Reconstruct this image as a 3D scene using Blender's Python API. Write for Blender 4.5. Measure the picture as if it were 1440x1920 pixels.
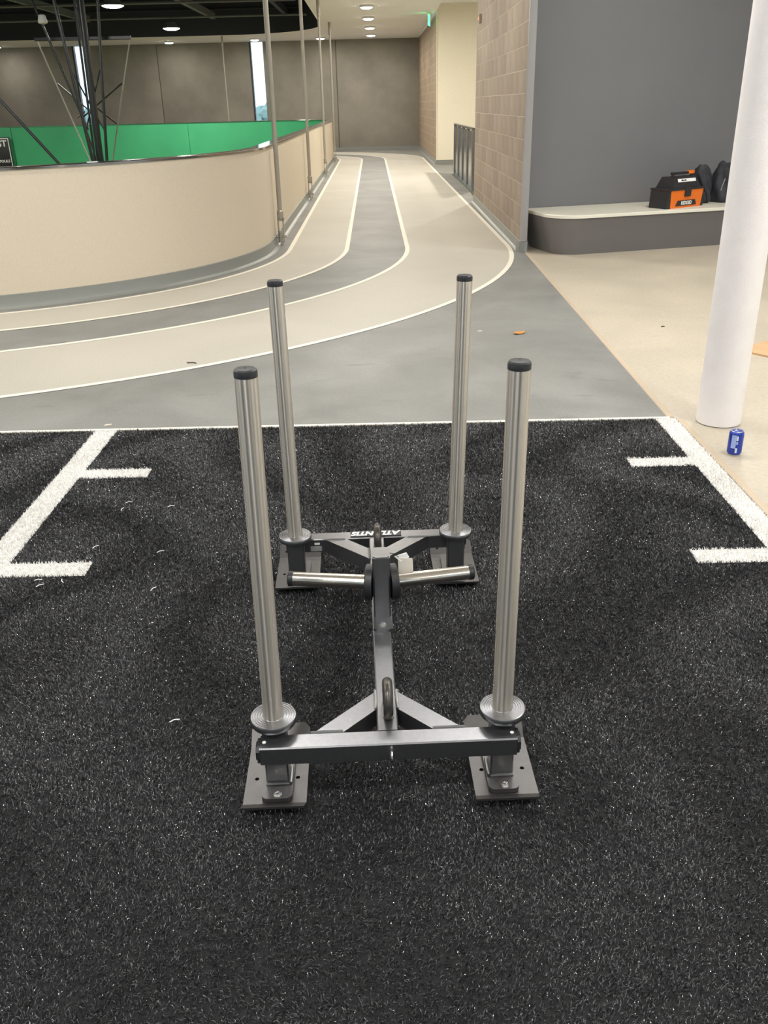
import bpy, bmesh, math, random
import numpy as np
from mathutils import Vector, Matrix

for o in list(bpy.data.objects):
    bpy.data.objects.remove(o, do_unlink=True)
scene = bpy.context.scene
COL = scene.collection
R = math.radians
random.seed(7)

# ------------------------------------------------------------------ camera
YAW, PITCH, ROLL, FPX, CAMZ = -0.00844, 0.43872, -0.02473, 1628.3, 1.52
cam_data = bpy.data.cameras.new('camera')
cam = bpy.data.objects.new('camera', cam_data)
COL.objects.link(cam)
scene.camera = cam
fwd = Vector((math.sin(YAW) * math.cos(PITCH), math.cos(YAW) * math.cos(PITCH), -math.sin(PITCH)))
rgt = Vector((math.cos(YAW), -math.sin(YAW), 0))
upv = rgt.cross(fwd)
r2 = math.cos(ROLL) * rgt + math.sin(ROLL) * upv
u2 = -math.sin(ROLL) * rgt + math.cos(ROLL) * upv
cam.matrix_world = Matrix(((r2.x, u2.x, -fwd.x, 0), (r2.y, u2.y, -fwd.y, 0), (r2.z, u2.z, -fwd.z, CAMZ), (0, 0, 0, 1)))
cam_data.sensor_fit = 'VERTICAL'
cam_data.sensor_height = 36.0
cam_data.lens = 36.0 * FPX / 1920.0
cam_data.clip_start = 0.02
cam_data.clip_end = 600

# ------------------------------------------------------------------ world, exposure
world = bpy.data.worlds.new('world')
scene.world = world
world.use_nodes = True
bg = world.node_tree.nodes['Background']
bg.inputs['Color'].default_value = (0.80, 0.91, 1.0, 1)
bg.inputs['Strength'].default_value = 1.7
scene.view_settings.view_transform = 'Standard'
scene.view_settings.look = 'None'
scene.view_settings.exposure = 0.32
scene.view_settings.gamma = 1.0
scene.view_settings.use_curve_mapping = False

WARM = (1.0, 0.95, 0.86)
NEUT = (1.0, 0.985, 0.965)
CEIL = 3.65
P_TRACK, P_TURF, P_COURT = 34.0, 34.0, 150.0

# ------------------------------------------------------------------ helpers
def link(o):
    COL.objects.link(o)
    return o

class MB:
    """collects vertices and faces, becomes ONE mesh object"""
    def __init__(s):
        s.v, s.f, s.m = [], [], []
        s.mi = 0
    def add(s, vs, fs):
        b = len(s.v)
        s.v += [tuple(x) for x in vs]
        for f in fs:
            s.f.append(tuple(i + b for i in f))
            s.m.append(s.mi)
        return s
    def box(s, x0, x1, y0, y1, z0, z1):
        v = [(x0, y0, z0), (x1, y0, z0), (x1, y1, z0), (x0, y1, z0), (x0, y0, z1), (x1, y0, z1), (x1, y1, z1), (x0, y1, z1)]
        return s.add(v, [(3, 2, 1, 0), (4, 5, 6, 7), (0, 1, 5, 4), (1, 2, 6, 5), (2, 3, 7, 6), (3, 0, 4, 7)])
    def cbox(s, x0, x1, y0, y1, z0, z1, b=0.004):
        """box with chamfered edges"""
        v, f = [], []
        bm = bmesh.new()
        bmesh.ops.create_cube(bm, size=1)
        for w in bm.verts:
            w.co = Vector(((x0 + x1) / 2 + w.co.x * (x1 - x0), (y0 + y1) / 2 + w.co.y * (y1 - y0), (z0 + z1) / 2 + w.co.z * (z1 - z0)))
        bmesh.ops.bevel(bm, geom=bm.edges[:], offset=b, segments=2, profile=0.6, affect='EDGES')
        bm.verts.index_update()
        v = [w.co[:] for w in bm.verts]
        f = [[w.index for w in q.verts] for q in bm.faces]
        bm.free()
        return s.add(v, f)
    def prism(s, poly, z0, z1, poly2=None):
        n = len(poly)
        p2 = poly2 or poly
        v = [(p[0], p[1], z0) for p in poly] + [(p[0], p[1], z1) for p in p2]
        f = [tuple(range(n))[::-1], tuple(range(n, 2 * n))]
        f += [(i, (i + 1) % n, n + (i + 1) % n, n + i) for i in range(n)]
        return s.add(v, f)
    def sweep(s, section, p0, p1, up=(0, 0, 1)):
        """extrude a 2D section (right, up) from p0 to p1"""
        p0, p1 = Vector(p0), Vector(p1)
        d = (p1 - p0).normalized()
        upx = Vector(up)
        r = d.cross(upx)
        if r.length < 1e-5:
            r = d.cross(Vector((1, 0, 0)))
        r.normalize()
        u = r.cross(d)
        n = len(section)
        v = [p0 + r * a + u * b for a, b in section] + [p1 + r * a + u * b for a, b in section]
        f = [tuple(range(n)), tuple(range(n, 2 * n))[::-1]]
        f += [((i + 1) % n, i, n + i, n + (i + 1) % n) for i in range(n)]
        return s.add(v, f)
    def bar(s, p0, p1, w, h, b=0.005, up=(0, 0, 1)):
        return s.sweep(rrect(w, h, b, 1), p0, p1, up)
    def cyl(s, p0, p1, r, n=24, r1=None):
        p0, p1 = Vector(p0), Vector(p1)
        r1 = r if r1 is None else r1
        d = (p1 - p0).normalized()
        a = Vector((0, 0, 1)) if abs(d.z) < .9 else Vector((1, 0, 0))
        x = d.cross(a).normalized()
        y = d.cross(x)
        v = []
        for P, rr in ((p0, r), (p1, r1)):
            for i in range(n):
                t = 2 * math.pi * i / n
                v.append(P + x * math.cos(t) * rr + y * math.sin(t) * rr)
        f = [tuple(range(n)), tuple(range(n, 2 * n))[::-1]]
        f += [((i + 1) % n, i, n + i, n + (i + 1) % n) for i in range(n)]
        return s.add(v, f)
    def lathe(s, prof, n=32, M=None):
        """profile of (radius, z) turned about z; ends closed"""
        v, f = [], []
        m = len(prof)
        for i in range(n):
            t = 2 * math.pi * i / n
            for r, z in prof:
                v.append(Vector((r * math.cos(t), r * math.sin(t), z)))
        for i in range(n):
            j = (i + 1) % n
            for k in range(m - 1):
                f.append((i * m + k, j * m + k, j * m + k + 1, i * m + k + 1))
        f.append(tuple(i * m for i in range(n))[::-1])
        f.append(tuple(i * m + m - 1 for i in range(n)))
        if M is not None:
            v = [M @ q for q in v]
        return s.add(v, f)
    def tube(s, path, r, n=12, closed=False):
        P = [Vector(q) for q in path]
        m = len(P)
        v, f = [], []
        ref = None
        for i, q in enumerate(P):
            a = P[(i - 1) % m] if (closed or i > 0) else P[i]
            b = P[(i + 1) % m] if (closed or i < m - 1) else P[i]
            d = (b - a).normalized()
            if ref is None:
                ref = d.cross(Vector((0, 0, 1)))
                if ref.length < 1e-3:
                    ref = d.cross(Vector((1, 0, 0)))
            ref = (ref - d * ref.dot(d)).normalized()
            y = d.cross(ref)
            for k in range(n):
                t = 2 * math.pi * k / n
                v.append(q + ref * math.cos(t) * r + y * math.sin(t) * r)
        for i in range(m if closed else m - 1):
            j = (i + 1) % m
            for k in range(n):
                l = (k + 1) % n
                f.append((i * n + k, i * n + l, j * n + l, j * n + k))
        if not closed:
            f.append(tuple(range(n))[::-1])
            f.append(tuple(range((m - 1) * n, m * n)))
        return s.add(v, f)
    def strip(s, A, B):
        n = len(A)
        s.add(list(A) + list(B), [(i, i + 1, n + i + 1, n + i) for i in range(n - 1)])
        return s
    def mesh(s, name, mats, smooth=True, ang=28):
        me = bpy.data.meshes.new(name)
        me.from_pydata(s.v, [], s.f)
        for m in (mats if isinstance(mats, (list, tuple)) else [mats]):
            me.materials.append(m)
        if any(s.m):
            me.polygons.foreach_set('material_index', s.m)
        if smooth:
            me.polygons.foreach_set('use_smooth', [True] * len(me.polygons))
            me.set_sharp_from_angle(angle=R(ang))
        bm = bmesh.new()
        bm.from_mesh(me)
        bmesh.ops.recalc_face_normals(bm, faces=bm.faces[:])
        bm.to_mesh(me)
        bm.free()
        me.update()
        return me
    def build(s, name, mats, parent=None, smooth=True, ang=28, loc=None, rot=None):
        o = bpy.data.objects.new(name, s.mesh(name, mats, smooth, ang))
        link(o)
        if parent:
            o.parent = parent
        if loc is not None:
            o.location = loc
        if rot is not None:
            o.rotation_euler = rot
        return o

def rrect(w, h, b, seg=3):
    pts = []
    for cx, cy, a0 in ((w / 2 - b, h / 2 - b, 0), (-w / 2 + b, h / 2 - b, 90), (-w / 2 + b, -h / 2 + b, 180), (w / 2 - b, -h / 2 + b, 270)):
        for i in range(seg + 1):
            t = R(a0 + 90 * i / seg)
            pts.append((cx + b * math.cos(t), cy + b * math.sin(t)))
    return pts

def tag(o, label, cat, group=None):
    o['label'] = label
    o['category'] = cat
    if group:
        o['group'] = group
    return o

def structure(o):
    o['kind'] = 'structure'
    return o

def thing(name, label, cat, loc=(0, 0, 0), rz=0, group=None):
    o = bpy.data.objects.new(name, None)
    link(o)
    o.empty_display_size = .1
    o.location = loc
    o.rotation_euler = (0, 0, rz)
    return tag(o, label, cat, group)

def copy_obj(o, parent=None, loc=None):
    c = o.copy()
    link(c)
    c.parent = parent
    if loc is not None:
        c.location = loc
    return c

def text_mesh(txt, size, mat, name, parent, M, shear=0.0, bold=0.0, align='CENTER', depth=0.0006):
    cu = bpy.data.curves.new(name, 'FONT')
    cu.body = txt
    cu.size = size
    cu.shear = shear
    cu.offset = bold
    cu.extrude = depth
    cu.align_x = align
    cu.align_y = 'CENTER'
    cu.resolution_u = 3
    tmp = bpy.data.objects.new(name + '_t', cu)
    link(tmp)
    bpy.context.view_layer.update()
    me = bpy.data.meshes.new_from_object(tmp.evaluated_get(bpy.context.evaluated_depsgraph_get()))
    bpy.data.objects.remove(tmp, do_unlink=True)
    me.materials.clear()
    me.materials.append(mat)
    me.transform(M)
    o = bpy.data.objects.new(name, me)
    link(o)
    o.parent = parent
    return o

# ------------------------------------------------------------------ materials
def mat(name, col, rough=.6, metal=0.0, noise=None, bump=None, spec=None, aniso=None, emit=None, coat=None):
    """noise = (scale, amount) tints the colour; bump = (scale, strength)"""
    m = bpy.data.materials.new(name)
    m.use_nodes = True
    nt = m.node_tree
    b = nt.nodes['Principled BSDF']
    b.inputs['Base Color'].default_value = (*col, 1)
    b.inputs['Roughness'].default_value = rough
    b.inputs['Metallic'].default_value = metal
    if spec is not None:
        b.inputs['Specular IOR Level'].default_value = spec
    if coat is not None:
        b.inputs['Coat Weight'].default_value = coat
        b.inputs['Coat Roughness'].default_value = .1
    if aniso is not None:
        b.inputs['Anisotropic'].default_value = aniso
    if emit:
        b.inputs['Emission Color'].default_value = (*emit[0], 1)
        b.inputs['Emission Strength'].default_value = emit[1]
    tc = nt.nodes.new('ShaderNodeTexCoord')
    if noise:
        n = nt.nodes.new('ShaderNodeTexNoise')
        n.inputs['Scale'].default_value = noise[0]
        n.inputs['Detail'].default_value = noise[2] if len(noise) > 2 else 4
        n.inputs['Roughness'].default_value = .6
        nt.links.new(tc.outputs['Object'], n.inputs['Vector'])
        r = nt.nodes.new('ShaderNodeMapRange')
        r.inputs['From Min'].default_value = .3
        r.inputs['From Max'].default_value = .7
        r.inputs['To Min'].default_value = 1 - noise[1]
        r.inputs['To Max'].default_value = 1 + noise[1]
        nt.links.new(n.outputs['Fac'], r.inputs['Value'])
        mx = nt.nodes.new('ShaderNodeVectorMath')
        mx.operation = 'SCALE'
        mx.inputs[0].default_value = col
        nt.links.new(r.outputs['Result'], mx.inputs['Scale'])
        nt.links.new(mx.outputs['Vector'], b.inputs['Base Color'])
    if bump:
        n2 = nt.nodes.new('ShaderNodeTexNoise')
        n2.inputs['Scale'].default_value = bump[0]
        n2.inputs['Detail'].default_value = 3
        nt.links.new(tc.outputs['Object'], n2.inputs['Vector'])
        bp = nt.nodes.new('ShaderNodeBump')
        bp.inputs['Strength'].default_value = bump[1]
        bp.inputs['Distance'].default_value = .003
        nt.links.new(n2.outputs['Fac'], bp.inputs['Height'])
        nt.links.new(bp.outputs['Normal'], b.inputs['Normal'])
    return m

def smudge_floor(name, col, dark, rough, scale=1.3, fine=60, spots=0.5):
    """flat floor covering with cloudy wear, scuffs and a fine fleck"""
    m = bpy.data.materials.new(name)
    m.use_nodes = True
    nt = m.node_tree
    L = nt.links.new
    b = nt.nodes['Principled BSDF']
    tc = nt.nodes.new('ShaderNodeTexCoord')
    n1 = nt.nodes.new('ShaderNodeTexNoise')
    n1.inputs['Scale'].default_value = scale
    n1.inputs['Detail'].default_value = 6
    n1.inputs['Roughness'].default_value = .55
    n1.inputs['Distortion'].default_value = .6
    L(tc.outputs['Object'], n1.inputs['Vector'])
    mp = nt.nodes.new('ShaderNodeMapping')
    mp.inputs['Scale'].default_value = (3.5, 9, 1)
    mp.inputs['Rotation'].default_value = (0, 0, .2)
    L(tc.outputs['Object'], mp.inputs['Vector'])
    n2 = nt.nodes.new('ShaderNodeTexNoise')
    n2.inputs['Scale'].default_value = 1.0
    n2.inputs['Detail'].default_value = 3
    L(mp.outputs['Vector'], n2.inputs['Vector'])
    r2_ = nt.nodes.new('ShaderNodeMapRange')
    r2_.inputs['From Min'].default_value = .58
    r2_.inputs['From Max'].default_value = .72
    r2_.inputs['To Max'].default_value = spots
    L(n2.outputs['Fac'], r2_.inputs['Value'])
    n3 = nt.nodes.new('ShaderNodeTexNoise')
    n3.inputs['Scale'].default_value = fine
    n3.inputs['Detail'].default_value = 2
    L(tc.outputs['Object'], n3.inputs['Vector'])
    mix = nt.nodes.new('ShaderNodeMix')
    mix.data_type = 'RGBA'
    mix.inputs['A'].default_value = (*col, 1)
    mix.inputs['B'].default_value = (*dark, 1)
    rr = nt.nodes.new('ShaderNodeMapRange')
    rr.inputs['From Min'].default_value = .35
    rr.inputs['From Max'].default_value = .7
    L(n1.outputs['Fac'], rr.inputs['Value'])
    mxm = nt.nodes.new('ShaderNodeMath')
    mxm.operation = 'MAXIMUM'
    L(rr.outputs['Result'], mxm.inputs[0])
    L(r2_.outputs['Result'], mxm.inputs[1])
    L(mxm.outputs['Value'], mix.inputs['Factor'])
    r3 = nt.nodes.new('ShaderNodeMapRange')
    r3.inputs['From Min'].default_value = .3
    r3.inputs['From Max'].default_value = .7
    r3.inputs['To Min'].default_value = .93
    r3.inputs['To Max'].default_value = 1.07
    L(n3.outputs['Fac'], r3.inputs['Value'])
    sc = nt.nodes.new('ShaderNodeVectorMath')
    sc.operation = 'SCALE'
    L(mix.outputs['Result'], sc.inputs[0])
    L(r3.outputs['Result'], sc.inputs['Scale'])
    L(sc.outputs['Vector'], b.inputs['Base Color'])
    b.inputs['Roughness'].default_value = rough
    bp = nt.nodes.new('ShaderNodeBump')
    bp.inputs['Strength'].default_value = .08
    bp.inputs['Distance'].default_value = .002
    L(n3.outputs['Fac'], bp.inputs['Height'])
    L(bp.outputs['Normal'], b.inputs['Normal'])
    return m

M = {}
M['grey_floor'] = smudge_floor('grey_floor', (.225, .222, .208), (.160, .158, .147), .58, 1.5, 60, .8)
M['beige_lane'] = smudge_floor('beige_lane', (.465, .432, .37), (.415, .387, .33), .62, .7, 110, .25)
M['lane_line'] = mat('lane_line', (.74, .70, .60), .6)
M['beige_floor'] = smudge_floor('beige_floor', (.50, .44, .345), (.405, .36, .285), .42, 1.0, 40, .5)
M['reducer'] = mat('reducer', (.46, .37, .27), .6)
M['turf_base'] = mat('turf_base', (.010, .010, .011), .9)
M['turf_white_base'] = mat('turf_white_base', (.70, .68, .65), .9)
M['cove'] = mat('cove', (.23, .235, .215), .45)
M['laminate'] = mat('laminate', (.63, .545, .425), .55, noise=(60, .04), bump=(220, .15))
M['cap_metal'] = mat('cap_metal', (.50, .48, .46), .12, 1.0)
M['green'] = mat('green_panel', (.065, .43, .19), .35, noise=(.6, .12))
M['green_dark'] = mat('green_lower', (.03, .24, .09), .5)
M['wood_court'] = mat('court_wood', (.40, .25, .12), .4)
M['concrete'] = mat('concrete', (.25, .228, .19), .8, noise=(1.1, .15, 6), bump=(25, .3))
M['joint'] = mat('panel_joint', (.15, .13, .105), .8)
M['tie'] = mat('tie_plug', (.21, .19, .16), .8)
M['block'] = mat('ground_face_block', (.29, .23, .178), .75, noise=(3.0, .12, 5), bump=(300, .25))
M['block_b'] = mat('ground_face_block_tan', (.31, .25, .195), .75, noise=(3.0, .12, 5), bump=(300, .25))
M['block_c'] = mat('ground_face_block_brown', (.265, .21, .165), .75, noise=(3.0, .12, 5), bump=(300, .25))
M['mortar'] = mat('mortar', (.56, .47, .37), .9)
M['cream'] = mat('cream_wall', (.78, .715, .575), .7, noise=(25, .04), bump=(70, .25))
M['ceiling'] = mat('ceiling_paint', (.90, .88, .84), .85)
M['dark_grey'] = mat('dark_grey_wall', (.165, .165, .17), .55, noise=(.8, .05), bump=(120, .05))
M['trim_grey'] = mat('trim_grey', (.30, .295, .29), .4)
M['bench_grey'] = mat('bench_grey', (.15, .14, .138), .45)
M['bench_top'] = mat('bench_top', (.72, .69, .585), .4, noise=(2, .03))
M['unseen_wall_grey'] = mat('unseen_wall_grey', (.34, .33, .31), .8)  # unseen walls, greyed so the sled fronts reflect less light
M['column'] = mat('column_paint', (.90, .85, .84), .5, noise=(8, .03), bump=(160, .35))
M['steel_rod'] = mat('painted_rod', (.36, .33, .275), .4, .25)
M['black_steel'] = mat('black_steel', (.016, .016, .018), .35, .0)
M['roof_black'] = mat('roof_black', (.030, .031, .043), .7)
M['roof_grey'] = mat('roof_grey', (.17, .17, .175), .6)
M['lamp_lens'] = mat('lamp_lens', (1, 1, 1), .5, emit=((1.0, .96, .88), 40))
M['added_lamp_panel'] = mat('added_lamp_panel', (.9, .9, .9), .5, emit=((1, .985, .96), 4))
M['lamp_body'] = mat('lamp_body', (.75, .73, .70), .5)
M['white_plastic'] = mat('white_plastic', (.8, .8, .78), .4)
M['frame_dark'] = mat('window_frame', (.02, .02, .022), .4)
M['frame_steel'] = mat('guard_steel', (.16, .16, .155), .3, .7)
M['guard_panel'] = mat('guard_panel', (.34, .345, .34), .18, .9)
M['exit_green'] = mat('exit_green', (.02, .5, .15), .4, emit=((.10, 1.0, .35), 2.2))
M['exit_red'] = mat('exit_red', (.5, .05, .02), .4, emit=((1.0, .12, .05), 3.0))
M['satin_black'] = mat('satin_black_paint', (.25, .25, .26), .31, .94, noise=(90, .06), bump=(500, .05))
M['stainless'] = mat('polished_stainless', (.66, .61, .55), .20, 1.0)
M['brushed'] = mat('brushed_stainless', (.60, .55, .485), .38, 1.0, aniso=.93)
_nt = M['brushed'].node_tree
_tv = _nt.nodes.new('ShaderNodeCombineXYZ')
_tv.inputs['Z'].default_value = 1.0          # the brushing scatters light along the upright post
_nt.links.new(_tv.outputs[0], _nt.nodes['Principled BSDF'].inputs['Tangent'])
M['rubber'] = mat('black_rubber', (.018, .018, .020), .42)
M['ring_steel'] = mat('ring_steel', (.085, .078, .07), .32, .7)
M['bolt'] = mat('zinc_bolt', (.55, .54, .52), .25, 1.0)
M['weld'] = mat('weld_bead', (.24, .235, .23), .38, .85)
M['skid'] = mat('skid_plate_grey', (.125, .12, .118), .40, .85, noise=(30, .08))
M['print_white'] = mat('print_white', (.85, .85, .83), .5)
M['sticker'] = mat('silver_sticker', (.42, .41, .39), .35, .3)
M['paper'] = mat('paper_tag', (.74, .68, .60), .7)
M['can_blue'] = mat('can_blue', (.022, .05, .36), .25, .35)
M['can_pale'] = mat('can_pale_print', (.34, .44, .78), .3, .3)
M['can_white'] = mat('can_white_print', (.68, .72, .80), .35, .2)
M['aluminium'] = mat('aluminium', (.75, .73, .70), .28, .9)
M['tool_orange'] = mat('tool_orange', (.80, .17, .012), .45)
M['tool_black'] = mat('tool_black', (.022, .021, .022), .5, bump=(60, .2))
M['bag_black'] = mat('bag_black', (.028, .029, .036), .7, noise=(12, .3), bump=(30, .8))
M['leaf'] = mat('dry_leaf', (.50, .22, .05), .7)
M['debris'] = mat('pale_debris', (.70, .62, .48), .7)
M['debris_dark'] = mat('dark_debris', (.05, .035, .025), .8)
M['plywood'] = mat('plywood', (.52, .32, .17), .6, noise=(6, .10))
M['ply_edge'] = mat('plywood_edge', (.16, .09, .05), .7)
M['tree'] = mat('hazy_tree_leaf', (.30, .42, .40), .9)  # distant haze and overexposure put into the pale leaf colour
M['ground_out'] = mat('ground_out', (.30, .30, .28), .9)
M['blue_out'] = mat('blue_container', (.02, .12, .40), .5)

def glass_mat():
    m = bpy.data.materials.new('window_glass')
    m.use_nodes = True
    nt = m.node_tree
    nt.nodes.remove(nt.nodes['Principled BSDF'])
    t = nt.nodes.new('ShaderNodeBsdfTransparent')
    t.inputs['Color'].default_value = (.90, .96, .97, 1)
    g = nt.nodes.new('ShaderNodeBsdfGlossy')
    g.inputs['Roughness'].default_value = .03
    x = nt.nodes.new('ShaderNodeMixShader')
    x.inputs['Fac'].default_value = .06
    nt.links.new(t.outputs[0], x.inputs[1])
    nt.links.new(g.outputs[0], x.inputs[2])
    nt.links.new(x.outputs[0], nt.nodes['Material Output'].inputs['Surface'])
    return m
M['glass'] = glass_mat()

def far_block_mat():
    m = bpy.data.materials.new('far_block_wall')
    m.use_nodes = True
    nt = m.node_tree
    b = nt.nodes['Principled BSDF']
    tc = nt.nodes.new('ShaderNodeTexCoord')
    sx = nt.nodes.new('ShaderNodeSeparateXYZ')
    cx = nt.nodes.new('ShaderNodeCombineXYZ')
    nt.links.new(tc.outputs['Object'], sx.inputs[0])
    nt.links.new(sx.outputs['Y'], cx.inputs['X'])
    nt.links.new(sx.outputs['Z'], cx.inputs['Y'])
    br = nt.nodes.new('ShaderNodeTexBrick')
    br.inputs['Color1'].default_value = (.31, .225, .15, 1)
    br.inputs['Color2'].default_value = (.25, .185, .125, 1)
    br.inputs['Mortar'].default_value = (.37, .30, .21, 1)
    br.inputs['Scale'].default_value = 1
    br.inputs['Mortar Size'].default_value = .007
    br.inputs['Brick Width'].default_value = .45
    br.inputs['Row Height'].default_value = .225
    nt.links.new(cx.outputs[0], br.inputs['Vector'])
    nt.links.new(br.outputs['Color'], b.inputs['Base Color'])
    b.inputs['Roughness'].default_value = .8
    return m
M['far_block'] = far_block_mat()

def turf_mat(name, lo, hi, r0, r1):
    """blade colour and sheen vary from blade to blade"""
    m = bpy.data.materials.new(name)
    m.use_nodes = True
    nt = m.node_tree
    b = nt.nodes['Principled BSDF']
    g = nt.nodes.new('ShaderNodeNewGeometry')
    mix = nt.nodes.new('ShaderNodeMix')
    mix.data_type = 'RGBA'
    mix.inputs['A'].default_value = (*lo, 1)
    mix.inputs['B'].default_value = (*hi, 1)
    nt.links.new(g.outputs['Random Per Island'], mix.inputs['Factor'])
    nt.links.new(mix.outputs['Result'], b.inputs['Base Color'])
    mu = nt.nodes.new('ShaderNodeMath')
    mu.operation = 'MULTIPLY'
    mu.inputs[1].default_value = 7.31
    nt.links.new(g.outputs['Random Per Island'], mu.inputs[0])
    fr = nt.nodes.new('ShaderNodeMath')
    fr.operation = 'FRACT'
    nt.links.new(mu.outputs[0], fr.inputs[0])
    r = nt.nodes.new('ShaderNodeMapRange')
    r.inputs['To Min'].default_value = r0
    r.inputs['To Max'].default_value = r1
    nt.links.new(fr.outputs[0], r.inputs['Value'])
    nt.links.new(r.outputs['Result'], b.inputs['Roughness'])
    b.inputs['Specular IOR Level'].default_value = .9
    return m
M['turf_black'] = turf_mat('turf_black', (.010, .010, .0105), (.058, .0565, .061), .05, .5)
M['turf_white'] = turf_mat('turf_white', (.78, .76, .725), (.87, .855, .83), .5, .7)

# ------------------------------------------------------------------ plan of the running track
CX, CY0, CY1 = -4.57, 10.5, 28.7           # corner centres of the bend
DRIFT = -0.011
XL = -12.25                                # left bends, far side of the court
def drift(x, y):
    return x + DRIFT * (min(max(y, CY0), 35.5) - CY0)
def loop(r, n=28, z=0.0):
    """closed track outline at distance r from the corner centres"""
    pts = []
    def arc(cx, cy, a0, a1):
        for i in range(n + 1):
            t = R(a0 + (a1 - a0) * i / n)
            x, y = cx + r * math.cos(t), cy + r * math.sin(t)
            pts.append(Vector((drift(x, y), y, z)))
    arc(CX, CY0, -90, 0)
    arc(CX, CY1, 0, 90)
    arc(XL, CY1, 90, 180)
    arc(XL, CY0, 180, 270)
    return pts
R_WALL = 3.27
X_EDGE = 1.50                              # edge of the track floor against the concrete floor
TURF_Y = 4.31

# ------------------------------------------------------------------ floors
def fill(outer, holes, z):
    bm = bmesh.new()
    for L_ in [outer] + holes:
        vs = [bm.verts.new((p[0], p[1], z)) for p in L_]
        for i in range(len(vs)):
            bm.edges.new((vs[i], vs[(i + 1) % len(vs)]))
    bmesh.ops.triangle_fill(bm, use_beauty=True, edges=bm.edges[:], normal=(0, 0, 1))
    bmesh.ops.recalc_face_normals(bm, faces=bm.faces[:])
    return bm
def bm_obj(bm, name, m, parent=None, flip=False):
    me = bpy.data.meshes.new(name)
    for f in bm.faces:
        if (f.normal.z < 0) != flip:
            f.normal_flip()
    bm.to_mesh(me)
    bm.free()
    me.materials.append(m)
    o = link(bpy.data.objects.new(name, me))
    o.parent = parent
    return o

FAR = 35.2
outer = [(-19, TURF_Y), (1.462, TURF_Y), (1.545, 9.9), (1.53, 15.4), (1.55, 15.5), (1.62, 17.4), (1.60, 22.0), (4.5, 22.0), (4.5, 25.7), (1.45, 25.7), (1.36, FAR), (-19, FAR)]
hole = [(p.x, p.y) for p in loop(R_WALL - .02)]
floor = structure(bm_obj(fill(outer, [hole], 0.0), 'floor', M['grey_floor']))
def lane(r0, r1, z, m, name):
    A, B = loop(r0, 40, z), loop(r1, 40, z)
    A.append(A[0]); B.append(B[0])
    mb = MB().strip(A, B)
    o = mb.build(name, m, floor)
    return o
LW = .05
lane(3.475, 4.13, .0015, M['beige_lane'], 'lane')
lane(4.84, 5.99, .0015, M['beige_lane'], 'lane')
for r_ in (3.455, 4.125, 4.83, 5.995):
    lane(r_ - LW / 2, r_ + LW / 2, .003, M['lane_line'], 'lane_line')

mb = MB()
mb.prism([(X_EDGE + .034, -6), (9, -6), (9, 12.6), (1.56, 12.6), (1.578, 9.9), (1.496, TURF_Y + .02), (X_EDGE + .034, TURF_Y - .02)], -.2, 0)
fc = structure(mb.build('floor_concrete', M['beige_floor'], smooth=False))
mb = MB()
mb.sweep([(-.018, 0), (.018, 0), (.014, .004), (-.014, .004)], (X_EDGE + .019, -6, 0), (X_EDGE + .019, TURF_Y, 0))
mb.sweep([(-.018, 0), (.018, 0), (.014, .004), (-.014, .004)], (1.480, TURF_Y + .02, 0), (1.562, 9.9, 0))
mb.build('edge_strip', M['reducer'], fc, smooth=False)

ft = structure(MB().box(-6, X_EDGE, -6, TURF_Y, -.2, -.001).build('floor_turf', M['turf_base'], smooth=False))
MB().box(-6, X_EDGE - .03, TURF_Y - .004, TURF_Y + .022, -.01, .006).build('edge_strip', M['lane_line'], ft, smooth=False)

# white lines of the turf: two long lines and their ticks
LINES = [(-1.538, -1.424, -1.0, TURF_Y), (1.392, 1.497, -1.0, TURF_Y)]
for y0 in (3.665, 2.748, 1.832, .917):
    LINES.append((-1.43, -1.112, y0, y0 + .101))
    LINES.append((1.103, 1.40, y0, y0 + .101))
mb = MB()
for i, (a, b_, c, d) in enumerate(LINES):
    z = .0004 if i < 2 else .0005
    mb.add([(a, c, z), (b_, c, z), (b_, d, z), (a, d, z)], [(0, 1, 2, 3)])
mb.build('line_backing', M['turf_white_base'], ft, smooth=False)

# sled placement (needed so that no blade of turf grows through the skids)
SC, SROT = Vector((-.034, 2.147, 0)), R(1.9)
POST_U, POST_V = .272, .478
SKIDS = [(-.276, -.557, -.357), (.281, -.560, -.356), (-.279, .47, .69), (.276, .465, .675)]

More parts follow.
